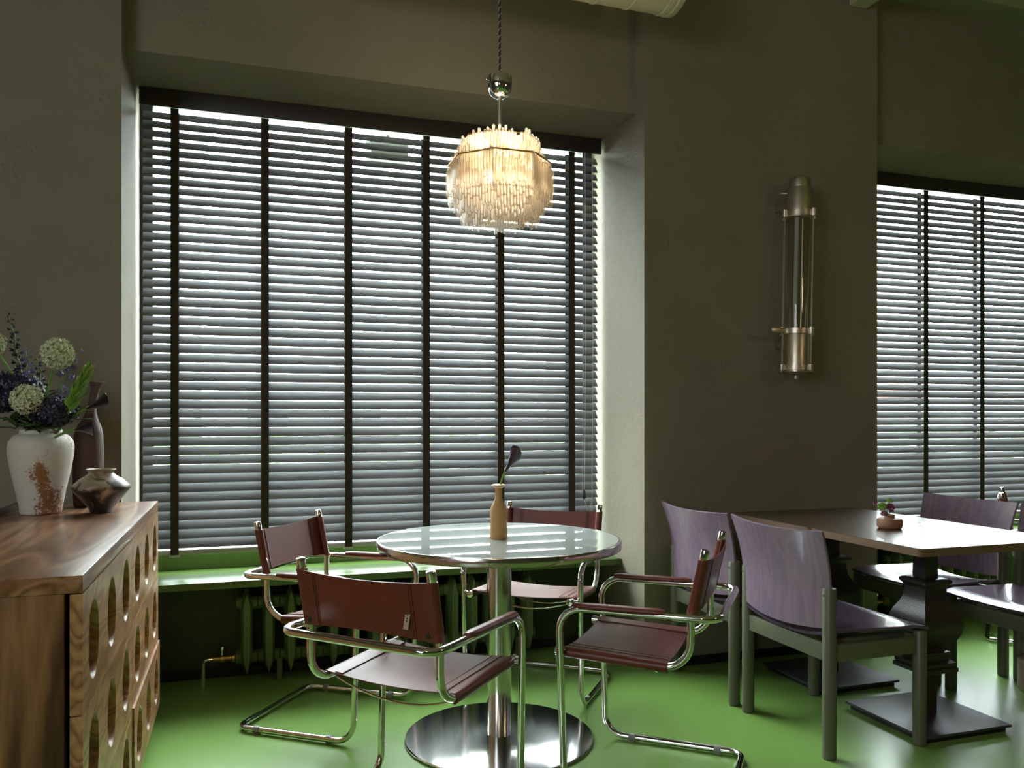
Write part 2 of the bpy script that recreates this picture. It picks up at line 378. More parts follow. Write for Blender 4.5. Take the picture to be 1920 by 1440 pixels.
# ------------------------------------------------------------------ outside
M_fac = plain('pale_render', (.72, .71, .68), .8, var=.04, vscale=.4)
M_fac2 = plain('grey_render', (.55, .56, .56), .8)
M_fwin = plain('far_window_glass', (.10, .11, .12), .15)
M_road = plain('pale_paving', (.50, .50, .48), .8)
M_grass = plain('grass', (.20, .36, .08), .8, var=.3, vscale=3)
M_red = plain('red_paint', (.55, .16, .12), .5)
M_leaf2 = plain('tree_leaves', (.22, .34, .12), .7, var=.3, vscale=4)
g = struct('floor_outside_street', box(B(), -40, 60, YO+.001, 60, -.62, -.5), M_road)
setp(obj('lawn_strip', box(B(), -20, 40, 9, 12.5, -.4999, -.42), M_grass), 'green lawn strip outside the windows beyond the pavement', 'lawn')
def building(x0, x1, y, h, m, label, seed):
    e = empty('building', ((x0+x1)/2, y, -.5), 0, label, 'building', None)
    wd = (x1-x0)/2
    obj('wall', box(B(), -wd, wd, 0, 8, 0, h), m, e, smooth=0)
    src = None; random.seed(seed)
    nx = int((x1-x0)/2.6)
    for i in range(nx):
        for k in range(int(h/3.2)):
            p_ = (-wd+1.3+(i)*2.6, -.04, .9+k*3.2)
            if src is None:
                bm = B(); box(bm, -.55, .55, 0, .06, 0, 1.8); src = obj('window', bm, M_fwin, e, p_, smooth=0)
                bm = B()
                for a_ in ((-.62, -.55, -.03, .05, -.06, 1.87), (.55, .62, -.03, .05, -.06, 1.87), (-.55, .55, -.03, .05, 1.8, 1.87), (-.55, .55, -.08, .05, -.07, 0), (-.025, .025, -.02, .05, 0, 1.8)): box(bm, *a_)
                fr = obj('window_frame', bm, M_fac, src, smooth=0)
            else:
                o = inst('window', src, e, p_); inst('window_frame', fr, o)
    bm = B(); box(bm, -wd-.2, wd+.2, -.3, 8, h, h+.3); obj('cornice', bm, m, e, smooth=0)
    if seed == 3: obj('fascia', box(B(), -wd, wd-1, -.9, -.05, 2.35, 2.95, .03), M_red, e, label='red awning box')
building(-14, -1.2, 20, 10, M_fac2, 'grey apartment building far left beyond the first window', 1)
building(-.6, 9.0, 24, 13, M_fac, 'pale tall building in the middle beyond the first window', 2)
building(10, 22, 22, 9.5, M_fac, 'pale building beyond the second window on the right', 3)
bm = B()
for k in range(5200):
    c = V((random.uniform(-8, 24), 12.6+random.gauss(0, .28), random.uniform(-.42, 1.02))); d = V((random.gauss(0, 1), random.gauss(0, 1), random.gauss(0, 1))).normalized()*.10
    q = d.orthogonal().normalized()*.055
    bm.faces.new([bm.verts.new(c-d), bm.verts.new(c+q), bm.verts.new(c+d), bm.verts.new(c-q)])
setp(obj('hedge', bm, M_leaf2, smooth=0), 'low green hedge along the lawn outside both windows', 'hedge', kind='stuff')
# dark box lantern hung outside under the window head
q = at(727, 290, 4.75)
e = empty('outdoor_lantern', q, 0, 'black box lantern hanging outside at top of the first window', 'lamp')
obj('housing', box(B(), -.11, .11, -.07, .07, -.05, .05, .012), M_black, e)
obj('bracket', sweep(B(), fillet([(0, 0, .05), (0, 0, .16), (0, YO-q.y+.004, .16)], .04), .012, 8), M_black, e)
obj('shade', box(B(), -.13, .13, -.085, .085, .05, .062), M_black, e)

# ------------------------------------------------------------------ venetian blinds
PITCH = .0423; ZT = 2.575
def blind(x0, x1, tapes, label):
    e = empty('venetian_blind', ((x0+x1)/2, 4.05, .545), 0, label, 'blind', None)
    ox, oy, oz = (x0+x1)/2, 4.05, .545
    hw = (x1-x0)/2
    obj('valance', box(B(), -hw, hw, -.042, -.027, 2.607-oz, 2.685-oz, .003), M_val, e)
    obj('headrail', box(B(), -hw+.01, hw-.01, -.024, .030, 2.640-oz, 2.684-oz), M_rail, e)
    def sf(u, v):
        y = (u-.5)*.050
        return ((v-.5)*2*(hw-.012), y, .0022*(1-(2*u-1)**2))
    n = 47; src = None
    for k in range(n):
        z = ZT-k*PITCH-oz
        tilt = R(50.5+random.uniform(-1.2, 1.2)); rx = tilt
        if src is None: src = obj('slat', sheet(B(), sf, 6, 2, .0028), M_slat, e, (0, 0, z), (rx, 0, 0))
        else: inst('slat', src, e, (0, 0, z), (rx, random.uniform(-.0006, .0006), 0))
    zb = ZT-n*PITCH-oz
    obj('bottom_rail', box(B(), -hw+.012, hw-.012, -.026, .026, zb-.006, zb+.016, .004), M_rail, e)
    tp = tb = cl = None
    for x in tapes:
        zt = 2.607-oz
        if tp is None:
            tp = obj('ladder_tape', box(B(), -.0175, .0175, -.0275, -.026, zb-.012, zt), M_tape, e, (x-ox, 0, 0), smooth=0)
            tb = obj('ladder_tape', box(B(), -.0175, .0175, .026, .0275, zb-.012, zt), M_tape, e, (x-ox, 0, 0), smooth=0)
            cl = obj('tape_clip', box(B(), -.022, .022, -.0295, .010, zb-.018, zb-.006, .002), M_rail, e, (x-ox, 0, 0))
        else:
            inst('ladder_tape', tp, e, (x-ox, 0, 0)); inst('ladder_tape', tb, e, (x-ox, 0, 0)); inst('tape_clip', cl, e, (x-ox, 0, 0))
    # lift cords near the right end
    for dx, zl in ((hw-.105, .72), (hw-.092, .70), (hw-.05, .60)):
        obj('cord', sweep(B(), [(dx, -.034, 2.607-oz), (dx+.003, -.036, 1.6-oz), (dx-.002, -.034, zl+.09-oz)], .0016, 6), M_cord, e)
    obj('cord_tassel', lathe(B(), [(.003, 0), (.009, .006), (.011, .02), (.007, .04), (.003, .052)], 12), M_val, e, (hw-.098, -.036, .775-oz))
    obj('cord_loop', sweep(B(), [(hw-.098, -.036, .78-oz), (hw-.085, -.05, .72-oz), (hw-.07, -.05, .70-oz), (hw-.062, -.045, .74-oz), (hw-.075, -.04, .79-oz)], .0018, 6), M_cord, e)
    return e
blind(XL+.012, XR-.012, [-.288, .105, .492, .875, 1.264, 1.655], 'wide dark grey venetian blind with brown tapes behind the round table')
blind(X2L+.012, X2R-.012, [3.57, 4.01, 4.46, 4.91, 5.34], 'grey venetian blind with brown tapes in the second window at the right')

# ------------------------------------------------------------------ radiators
def radiator(x0, n, label, valve=True):
    yc = 3.945
    e = empty('radiator', (x0+.048*n, yc, .045), 0, label, 'radiator')
    H_ = .385; sx0 = -.048*(n-1)
    def sec():
        bm = B(); w_ = .026
        prof = [(-w_*.55, .035), (0, .0), (w_*.55, .035), (w_, .075), (w_, H_-.07), (w_*.55, H_-.035), (0, H_), (-w_*.55, H_-.035), (-w_, H_-.07), (-w_, .075)]
        # front and back columns
        for y0, y1, fy in ((-.075, -.015, 1), (.015, .075, -1)):
            rows = []
            for yy, s_, dz in ((y0, .55 if fy > 0 else 1, .012 if fy > 0 else 0), ((y0+y1)/2, 1.0, 0), (y1, 1 if fy > 0 else .55, 0 if fy > 0 else .012)):
                rows.append([bm.verts.new((x*s_, yy, dz+z*(H_-2*dz)/H_)) for x, z in prof])
            ring_bridge(bm, rows[0], rows[1]); ring_bridge(bm, rows[1], rows[2]); bm.faces.new(rows[0]); bm.faces.new(rows[2])
        box(bm, -.003, .003, -.079, -.074, .05, H_-.05, .001, 1)
        for z in (.07, H_-.07):
            lathe(bm, [(.022, -.049), (.029, -.044), (.029, .044), (.022, .049)], 14, M=Matrix.Translation((0, 0, z)) @ Matrix.Rotation(pi/2, 4, 'Y'))
        return bm
    s0 = None
    for k in range(n):
        if s0 is None: s0 = obj('section', sec(), M_rad, e, (sx0+k*.096, 0, .0), smooth=30)
        else: inst('section', s0, e, (sx0+k*.096, 0, .0))
    for k in (1, n-2):
        obj('foot_bracket', box(B(), -.012, .012, -.03, .03, -.0445, .06, .003), M_rad, e, (sx0+k*.096+.048, 0, 0))
    # valve and pipe at the left end
    v = obj('valve', lathe(B(), [(.010, -.05), (.013, -.048), (.013, -.02), (.018, -.018), (.018, .0), (.013, .002), (.013, .03), (.02, .032), (.02, .045), (.012, .047)], 16, M=Matrix.Rotation(pi/2, 4, 'Y')), M_brass, e, (sx0-.096, 0, .07), label='brass valve')
    obj('handle', lathe(B(), [(.006, 0), (.006, .03), (.014, .032), (.014, .045), (.004, .048)], 12), M_chrome, v, (-.01, 0, .01))
    obj('pipe', sweep(B(), fillet([(sx0-.145, 0, .07), (sx0-.185, 0, .07), (sx0-.185, 0, -.0445)], .02), .009, 10), M_chrome, e, label='chrome feed pipe')
    return e
radiator(.023-.048, 15, 'green cast-iron radiator under the sill behind the round table')
radiator(3.62, 15, 'green cast-iron radiator under the second window behind the purple chairs')

# ------------------------------------------------------------------ ceiling duct
dx1 = 1.80; dy, dz, dr = 3.18, 3.115, .15
e = empty('ventilation_duct', (-.4, dy, dz-dr), 0, 'cream round ventilation duct under the ceiling at top', 'duct')
def ring(x, r): return [(x, dy+r*cos(2*pi*k/48), dz+r*sin(2*pi*k/48)) for k in range(48)]
bm = B(); prof = []
x = -2.6
prof.append((x, dr))
while x < dx1-.14:
    x += .155; prof += [(x-.006, dr), (x-.003, dr+.004), (x+.003, dr+.004), (x+.006, dr)]
prof += [(dx1-.055, dr), (dx1-.052, dr+.005), (dx1-.046, dr+.005), (dx1-.043, dr), (dx1-.03, dr), (dx1-.027, dr+.006), (dx1-.004, dr+.006), (dx1, dr+.002), (dx1, dr-.004), (dx1-.02, dr-.008)]
rows = [[bm.verts.new(V(p_)-V((-.4, dy, dz-dr))) for p_ in ring(xx, rr)] for xx, rr in prof]
for a_, b_ in zip(rows, rows[1:]): ring_bridge(bm, a_, b_)
bm.faces.new(rows[0]); bm.faces.new(rows[-1])
obj('pipe', bm, M_duct, e, smooth=50)
for xx in (-1.6, .5):
    obj('hanger', sweep(B(), [(xx, 0, 2*dr-.005), (xx, 0, ZC-dz+dr)], .005, 8), M_duct, e)

# ------------------------------------------------------------------ chandelier
cx, cy = at(937, 300, 3.12).x, at(937, 300, 3.12).y
e = empty('chandelier', (cx, cy, 1.90), 0, 'tiered glass rod chandelier glowing warm above the round table', 'chandelier')
zz = lambda py: HC-(py-785)*3.12/F-1.90
obj('canopy_cup', lathe(B(), [(.004, zz(184)), (.022, zz(183)), (.036, zz(178)), (.045, zz(168)), (.047, zz(158)), (.047, zz(146)), (.044, zz(144)), (.010, zz(143))], 32), M_chrome, e)
obj('knob', lathe(B(), [(.004, -.006), (.006, 0), (.004, .006)], 10, M=Matrix.Translation((-.052, 0, zz(151)))), M_chrome, e)
obj('stem', sweep(B(), [(0, 0, zz(184)), (0, 0, zz(300))], .007, 12), M_nickel, e)
bm = B(); zc0 = zz(143); zc1 = ZC-1.90
sweep(bm, [(0, 0, zc0), (0, 0, zc1)], .0042, 8)
obj('cable', bm, M_black, e)
hp = [(.005*cos(i*.9), .005*sin(i*.9), zc0+(zc1-zc0)*i/260) for i in range(261)]
obj('cable_sheath', sweep(B(), hp, .0016, 5), M_cord, e, label='pale twisted strand')
obj('ceiling_rose', lathe(B(), [(.05, zc1-.001), (.05, zc1-.015), (.02, zc1-.04), (.006, zc1-.045)][::-1], 24), M_nickel, e)
def capsule(bm, x, y, z0, z1, r, n=7):
    lathe(bm, [(r*.35, z0), (r*.85, z0+r*.5), (r, z0+r), (r, z1-r), (r*.85, z1-r*.5), (r*.35, z1)], n, (x, y, 0))
def drop(v):
    bm = B(); rr = .0062
    offs = {0: ((-.012, .012), (0, 0), (.012, .018)), 1: ((-.012, 0), (0, .02), (.012, .006)), 2: ((-.012, .022), (0, .004), (.012, .010))}[v]
    for xx, dzz in offs: capsule(bm, xx, 0, -.105+dzz, dzz*.8, rr)
    return bm
drops = []
# every tier: half-width, top z (photo y), count on octagon
def octp(t_, r):
    a_ = t_*8; k = int(a_) % 8; f = a_-int(a_)
    p0 = V((cos(k*pi/4+pi/8), sin(k*pi/4+pi/8))); p1 = V((cos((k+1)*pi/4+pi/8), sin((k+1)*pi/4+pi/8)))
    p_ = (p0*(1-f)+p1*f)*r; d = (p1-p0); return p_, math.atan2(d.y, d.x)
tiers = [(.146, 270, 25), (.152, 286, 26), (.188, 305, 31), (.199, 322, 34), (.194, 342, 33), (.160, 358, 27), (.146, 372, 25), (.105, 285, 15), (.10, 376, 14)]
srcs = [None]*3; k_ = 0
for ti, (r_, py, n) in enumerate(tiers):
    for i in range(n):
        p_, an = octp((i+.5*(ti % 2))/n, r_); vv = k_ % 3; k_ += 1
        loc = (p_.x, p_.y, zz(py)+random.uniform(-.008, .010) + (.012 if i % 5 == 0 else 0))
        if srcs[vv] is None: srcs[vv] = obj('glass_drop', drop(vv), M_crys, e, loc, (0, 0, an))
        else: inst('glass_drop', srcs[vv], e, loc, (0, 0, an))
for r_, py in ((.145, 262), (.197, 303), (.158, 360)):
    pts = [octp(i/8, r_)[0] for i in range(8)]
    o = obj('ring', sweep(B(), [(q_.x, q_.y, 0) for q_ in pts], .0035, 6, closed=True), M_brass, e, (0, 0, zz(py)-.012))
    bm = B()
    for i in range(0, 8, 2): sweep(bm, [(pts[i].x, pts[i].y, 0), (-pts[i].x*0, 0, 0)], .0025, 5)
    obj('ring_spokes', bm, M_brass, e, (0, 0, zz(py)-.012))
for i in range(4):
    a_ = i*pi/2+.5; lx, ly = .06*cos(a_), .06*sin(a_)
    obj('bulb', lathe(B(), [(.006, -.03), (.011, -.015), (.014, 0), (.010, .015), (.003, .028)], 12), M_bulb, e, (lx, ly, zz(330)))
    l = bpy.data.lights.new('chandelier_bulb_light', 'POINT'); l.energy = .75; l.color = (1, .84, .62); l.shadow_soft_size = .03
    o = bpy.data.objects.new('chandelier_bulb_light', l); C.objects.link(o); o.parent = e; o.location = (lx, ly, zz(330)+.05)
obj('inner_rod', sweep(B(), [(0, 0, zz(300)), (0, 0, zz(372))], .010, 10), M_brass, e)

# ------------------------------------------------------------------ wall sconce
q = at(1487, 540, 4.07); sx_, sy_ = q.x, 3.41
e = empty('wall_sconce', (sx_, sy_, 1.40), 0, 'long nickel and glass industrial sconce on the wall between the windows', 'wall lamp')
sz = lambda py: HC-(py-785)*4.02/F-1.40
TL = Matrix.Rotation(R(1.3), 4, 'Y')
def sl(prof, n=32, M=None): return lathe(B(), prof, n, M=TL @ M if M is not None else TL)
obj('top_cap', sl([(.05, sz(365)), (.052, sz(352)), (.052, sz(334)), (.048, sz(331))]), M_nickel, e)
obj('top_housing', sl([(.066, sz(406)), (.066, sz(354)), (.062, sz(351)), (.02, sz(351))]), M_nickel, e)
obj('bottom_housing', sl([(.02, sz(700)), (.060, sz(697)), (.060, sz(622)), (.055, sz(616)), (.03, sz(616))]), M_nickel, e)
obj('finial', sl([(.004, sz(712)), (.012, sz(710)), (.014, sz(704)), (.006, sz(700)), (.03, sz(698))], 16), M_nickel, e)
obj('glass_tube', lathe(B(), [(.052, sz(616)), (.052, sz(406))], 40, cap=False, M=TL), M_tube, e)
for dx_, r_, c_ in ((-.012, .011, M_rail), (.022, .006, M_nickel)):
    obj('lamp_tube' if r_ > .01 else 'inner_rod', lathe(B(), [(r_, sz(616)), (r_, sz(406))], 16, (dx_, 0, 0), M=TL), c_, e)
def collar(py0, py1, ear):
    bm = B(); lathe(bm, [(.055, sz(py1)), (.073, sz(py1)), (.073, sz(py0)), (.055, sz(py0))], 32, M=TL)
    for a_ in (-3.24, -1.21, -.15, 2.0):
        lathe(bm, [(.012, sz(py1)-.004), (.013, sz(py1)), (.013, sz(py0)+.006), (.008, sz(py0)+.010)], 12, (.078*cos(a_), .078*sin(a_), 0), M=TL)
    if ear: box(bm, -.155, -.05, -.014, .014, sz(py1), sz(py0), .003, M=TL)
    return bm
obj('collar', collar(395, 405, False), M_nickel, e); obj('collar', collar(616, 626, True), M_nickel, e); obj('collar', collar(686, 694, False), M_nickel, e)
for a_ in (-3.24, -1.21, -.15, 2.0):
    obj('guard_rod', lathe(B(), [(.0045, sz(692)), (.0045, sz(398))], 8, (.078*cos(a_), .078*sin(a_), 0), M=TL), M_nickel, e)
obj('bolt', sweep(B(), [(-.085, .01, sz(361)), (.10, .03, sz(354))], .006, 8), M_nickel, e)
obj('wall_bracket', box(B(), -.03, .03, .055, YF-sy_-.0005, sz(385), sz(370), .003), M_nickel, e)
obj('wall_bracket', box(B(), -.03, .03, .05, YF-sy_-.0005, sz(650), sz(635), .003), M_nickel, e)

# ------------------------------------------------------------------ cantilever leather armchairs
Q = dict(wf=.262, wr=.262, yr=-.498, za=.602, zar=.600, wfl=.262, ybf=-.019, yfr=-.517, wfr=.257, wp=.222, ypt=-.453, zt=.799, ypk=-.410, ysr=-.410, zsr=.431, ysf=.020, zsf=.451)
def armchair(loc, rz, label):
    q = Q; e = empty('leather_armchair', loc, rz, label, 'chair', 'cantilever leather armchairs')
    tr = .0118
    loop = [(-q['wfl'], q['ybf'], .016), (-q['wf'], 0, q['za']), (-q['wr'], q['yr'], q['zar']), (q['wr'], q['yr'], q['zar']), (q['wf'], 0, q['za']), (q['wfl'], q['ybf'], .016), (q['wfr'], q['yfr'], .016), (-q['wfr'], q['yfr'], .016)]
    obj('tube_frame', sweep(B(), fillet(loop, [.07, .075, .055, .055, .075, .07, .05, .05], 8, True), tr, 14, closed=True), M_chrome, e)
    for s in (-1, 1):
        x = s*q['wp']
        pts = fillet([(x, q['ypt'], q['zt']), (x, q['ypk'], q['zar']+.02), (x, q['ysr'], q['zsr']), (x, q['ysf'], q['zsf'])], [0, .15, .085, 0], 8)
        obj('side_rail', sweep(B(), pts, tr, 14), M_chrome, e)
        d = (V((x, q['ypt'], q['zt']))-V((x, q['ypk'], q['zar']))).normalized(); pt = V((x, q['ypt'], q['zt']))
        obj('post_cap', sweep(B(), [pt-d*.026, pt-d*.003, pt+d*.002, pt+d*.004], [tr+.0022, tr+.0022, tr+.001, tr*.7], 16), M_chrome, e)
        obj('rail_end', sweep(B(), [(x, q['ysf']-.012, q['zsf']-.0005), (x, q['ysf']+.002, q['zsf']), (x, q['ysf']+.004, q['zsf'])], [tr+.003, tr+.003, tr*.6], 14), M_chrome, e)
        obj('clamp_bolt', box(sweep(B(), [(x, q['ysf']-.028, q['zsf']), (s*q['wf'], -.006, q['zsf'])], .0065, 10), *sorted((x, x+s*.014)), q['ysf']-.038, q['ysf']-.018, q['zsf']-.010, q['zsf']+.010, .003), M_chrome, e)
        obj('arm_joint', sweep(B(), [(x+s*.006, q['ypk']+.002, q['zar']), (s*(q['wr']-.006), q['ypk']+.002, q['zar'])], .007, 8), M_chrome, e)
        # arm pad
        n = 14; P_ = []; r_ = []
        for i in range(n+1):
            f = i/n; yy = -.052-f*.285; g = min(1, .45+f*7, .45+(1-f)*7)
            P_.append((s*(q['wf']), yy, q['za']+.009)); r_.append(.0178*g**.5)
        ap = obj('arm_pad', sweep(B(), P_, r_, 14, sz=.62), M_leather, e)
        obj('stitching', sweep(B(), [(s*(q['wf']+.0168), yy_, q['za']+.003) for yy_ in (-.07, -.31)], .0009, 5), M_stitch, ap)
    # seat: sheet wraps over both rails
    W = q['wp']; rw = tr+.0042
    def slope(y): return q['zsr'] + (q['zsf']-q['zsr'])*(y-q['ysr'])/(q['ysf']-q['ysr'])
    y0, y1 = q['ysr']+.070, q['ysf']-.030
    def seat(u, v):
        y = y0+(y1-y0)*v; z = slope(y)
        L1 = .10; 
        if u < L1 or u > 1-L1:
            s = -1 if u < L1 else 1; f = (L1-u)/L1 if u < L1 else (u-1+L1)/L1
            a_ = pi/2 + (-s)*f*pi*1.02
            return (s*W+rw*cos(a_), y, z+rw*sin(a_))
        f = (u-L1)/(1-2*L1); x = -W+2*W*f
        return (x, y, z+rw-.013*(1-(2*f-1)**2)*(1-.2*sin(v*pi)))
    st = obj('seat', sheet(B(), seat, 60, 10, .0032), M_leather, e, smooth=50)
    for s in (-1, 1):
        bm = B(); box(bm, s*(W-.043)-.014, s*(W-.043)+.014, y0+.004, y1-.004, 0, .0016)
        for v in bm.verts:
            f = (v.co.x+W)/(2*W); v.co.z += slope(v.co.y)+rw-.013*(1-(2*f-1)**2)*(.82)+.0004
        obj('seat_hem', bm, M_leather, st)
        f_ = (s*(W-.056)+W)/(2*W); zz_ = rw-.013*(1-(2*f_-1)**2)*.82
        obj('stitching', sweep(B(), [(s*(W-.056), y0+.006, slope(y0)+zz_+.002), (s*(W-.056), y1-.006, slope(y1)+zz_+.002)], .0011, 5), M_stitch, st)
    obj('seat_front_edge', sweep(B(), [(x*W*.93, y1, slope(y1)+rw-.0015-.013*(1-(x*.93)**2)) for x in [i/8-1 for i in range(17)]], .0026, 6), M_leather2, st)
    # back sheet wraps both posts
    def post(z):
        f = (z-q['zar'])/(q['zt']-q['zar']); return q['ypk']+(q['ypt']-q['ypk'])*f
    z0, z1 = .606, .772
    def back(u, v):
        L1 = .12
        if u < L1 or u > 1-L1:
            s = -1 if u < L1 else 1; f = (L1-u)/L1 if u < L1 else (u-1+L1)/L1
            a_ = -pi/2 + s*f*pi*1.45
            z = z0+(z1-z0)*v
            return (s*W+rw*cos(a_), post(z)+rw*sin(a_), z)
        f = (u-L1)/(1-2*L1); k = 1-(2*f-1)**2
        z = z0+(z1-z0)*v - (.010*k if v > .5 else 0)*(v-.5)*2 + (.012*k if v < .5 else 0)*(.5-v)*2
        return (-W+2*W*f, post(z)-rw-.012*k**.7, z)
    bk = obj('backrest', sheet(B(), back, 60, 8, .0034), M_leather, e, smooth=50)
    for s in (-1, 1):
        x = s*(W-.055); f_ = (x+W)/(2*W); k = (1-(2*f_-1)**2)**.7
        for off in (0, .008):
            xx = x-s*off
            obj('stitching', sweep(B(), [(xx, post(z_)-rw-.012*k-.0008, z_) for z_ in (z0+.006, z1-.008)], .0012, 5), M_stitch, bk)
            obj('stitching', sweep(B(), [(xx, post(z_)-rw-.012*k+.0040, z_) for z_ in (z0+.006, z1-.008)], .0012, 5), M_stitch, bk)
        obj('eyelet', lathe(B(), [(.002, -.001), (.007, -.001), (.007, .001), (.002, .001)], 12, M=Matrix.Rotation(pi/2, 4, 'X')), M_black, bk, (s*(W-.020), post(z0+.018)-rw-.0052, z0+.018))
    # wires below the seat
    for y_, sag in ((-.10, .045), (-.13, .050), (-.30, .055)):
        pts = [(W*(i/12*2-1), y_+(.02*cos(pi*(i/12-.5))), slope(y_)-.012-sag*(1-(i/12*2-1)**2)) for i in range(13)]
        obj('seat_wire', sweep(B(), pts, .0032, 7), M_chrome, e)
    # plastic glides on the floor tubes
    for s in (-1, 1):
        for y_ in (-.12, -.43):
            gl = sweep(B(), [(s*.258, y_-.012, .016), (s*.258, y_+.012, .016)], tr+.0022, 12); box(gl, s*.258-.008, s*.258+.008, y_-.010, y_+.010, .0003, .008)
            obj('floor_glide', gl, M_glide, e)
    return e
A0 = armchair((1.124, 2.643, 0), R(50.8), 'leather cantilever armchair right of the round table, in profile facing it')
chB = dup(A0, (.640, 2.583, 0), R(-45.8), 'leather cantilever armchair nearest the camera with its back turned, small tag on it')
dup(A0, (.556, 3.240, 0), R(-125.7), 'leather cantilever armchair behind the nearest one, at left of the round table')
dup(A0, (1.111, 3.270, 0), R(140.8), 'leather cantilever armchair between the round table and the window, facing the camera')
dup(A0, (4.34, 3.18, 0), R(-139.2), 'leather cantilever armchair at the far right edge behind the purple chairs')
# paper tag on the back of the nearest chair
bkB = [c for c in chB.children if c.name.startswith('backrest')][0]
tg = obj('paper_tag', box(B(), -.008, .008, -.0005, .0005, -.027, .027), plain('tag_paper', (.42, .33, .25), .7), chB, (.147, Q['ypk']-.0432+.000, .668), (R(-11.7), R(3), 0), label='small beige paper tag with dark print', smooth=0)
bm = B()
for i in range(5): box(bm, -.002, .002, -.0009, -.0006, .020-i*.0068, .0245-i*.0068)
obj('print', bm, M_black, tg, smooth=0)

# ------------------------------------------------------------------ round table
tx, ty = .921, 2.956
e = empty('round_table', (tx, ty, 0), 0, 'round pedestal table with white glossy top and steel rim', 'table')
obj('tabletop', lathe(B(), [(.05, .722), (.448, .722), (.448, .7505), (.4465, .7515), (.05, .7515)], 96), M_white, e, smooth=20, label='glossy white glass top')
obj('rim', lathe(B(), [(.449, .7195), (.455, .7200), (.456, .7215), (.456, .7495), (.455, .7510), (.449, .7512)], 96, cap=False), M_brush, e, smooth=50, label='brushed steel rim')
obj('underside_plate', lathe(B(), [(.05, .700), (.16, .700), (.16, .7215), (.05, .7215)], 40), M_brush, e)
obj('column', lathe(B(), [(.046, .016), (.0465, .018), (.0465, .700), (.046, .7)], 64), M_brush, e)
obj('base', lathe(B(), [(.340, .0005), (.352, .004), (.353, .009), (.350, .013), (.20, .0175), (.05, .0185)], 96), M_steel, e, label='polished steel disc base')

# ------------------------------------------------------------------ amber bottle vase + calla
e = setp(obj('bottle_vase', lathe(B(), [(.030, 0), (.0325, .004), (.033, .03), (.0305, .06), (.0325, .09), (.030, .115), (.020, .135), (.0135, .15), (.012, .18), (.014, .19), (.027, .197), (.028, .200), (.020, .2035), (.008, .200)], 40, M=None), None, None, (.915, 2.945, .7516)), 'amber stoneware bottle vase standing on the round table', 'vase')
m, t, p = nt('amber_glaze'); p.inputs['Base Color'].default_value = (.46, .27, .095, 1); p.inputs['Roughness'].default_value = .42
p.inputs['Subsurface Weight'].default_value = .25; p.inputs['Subsurface Radius'].default_value = (.02, .01, .004)
n = t.nodes.new('ShaderNodeTexNoise'); n.inputs['Scale'].default_value = 60; bb = t.nodes.new('ShaderNodeBump'); bb.inputs['Strength'].default_value = .35; bb.inputs['Distance'].default_value = .002
t.links.new(n.outputs['Fac'], bb.inputs['Height']); t.links.new(bb.outputs[0], p.inputs['Normal'])
e.data.materials.append(m)
M_stem = plain('green_stem', (.12, .26, .04), .45)
M_calla = plain('dark_maroon_spathe', (.020, .004, .014), .28, var=.3, vscale=30, coat=.3)
M_callam = plain('magenta_spathe', (.16, .012, .075), .3)
def calla_bm(L_=.085, R_=.022):
    def f(u, v):
        a_ = (u*1.12-.06)*2*pi
        lip = (.5+.5*cos(a_-pi))**2
        r_ = .004+R_*(v**1.6)*(1+.35*lip*v)
        z = L_*v*(.60+.55*lip*v*v)
        fl = .003*v**4+.55*R_*lip*v**7
        return ((r_+fl)*cos(a_)*(1 if u < .94 else .86), (r_+fl)*sin(a_), z)
    return sheet(B(), f, 28, 12, .0012)
def calla(base, head, direction, label, size=1, mat=None, group=None):
    """stem from base to head, spathe opening along direction"""
    base = V(base); head = V(head); d = V(direction).normalized()
    e = empty('calla_lily', base, 0, label, 'flower', group)
    midp = (base+head)/2+V((0, 0, .012)); ctrl = head-d*(head-base).length*.35
    pts = []
    for i in range(13):
        f = i/12; pts.append((base*(1-f)**2+ctrl*2*f*(1-f)+head*f*f)-base)
    obj('stem', sweep(B(), pts, .0038*size, 8), M_stem, e)
    o = obj('spathe', calla_bm(.088*size, .0125*size), mat or M_calla, e, head-base-d*.004)
    o.rotation_euler = d.to_track_quat('Z', 'Y').to_euler()
    return e
calla((.915, 2.945, .81), at(948, 883, 3.08), (at(975, 838, 3.06)-at(948, 883, 3.08)), 'single dark calla lily standing in the amber bottle vase', 1.15)

# ------------------------------------------------------------------ sideboard
SX0, SX1, SY0, SY1, SZ = -.755, -.307, 1.865, 3.46, .881
e = empty('sideboard', ((SX0+SX1)/2, (SY0+SY1)/2, 0), 0, 'walnut sideboard with oval-cutout drawers at the left', 'cabinet')
o3 = V(e.location)
def pb(name, x0, x1, y0, y1, z0, z1, m, bev=.0015, lab=None):
    return obj(name, box(B(), x0-o3.x, x1-o3.x, y0-o3.y, y1-o3.y, z0, z1, bev), m, e, label=lab, smooth=30)
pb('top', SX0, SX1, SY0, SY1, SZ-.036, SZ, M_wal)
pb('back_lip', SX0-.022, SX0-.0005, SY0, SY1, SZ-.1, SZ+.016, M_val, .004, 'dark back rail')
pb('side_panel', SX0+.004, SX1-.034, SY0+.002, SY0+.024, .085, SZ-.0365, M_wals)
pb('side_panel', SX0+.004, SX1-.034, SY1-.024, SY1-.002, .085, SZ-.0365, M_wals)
pb('carcass', SX0+.006, SX1-.040, SY0+.0245, SY1-.0245, .085, SZ-.038, M_dark, 0)
pb('plinth', SX0+.04, SX1-.06, SY0+.05, SY1-.05, .0005, .0845, M_dark, 0)
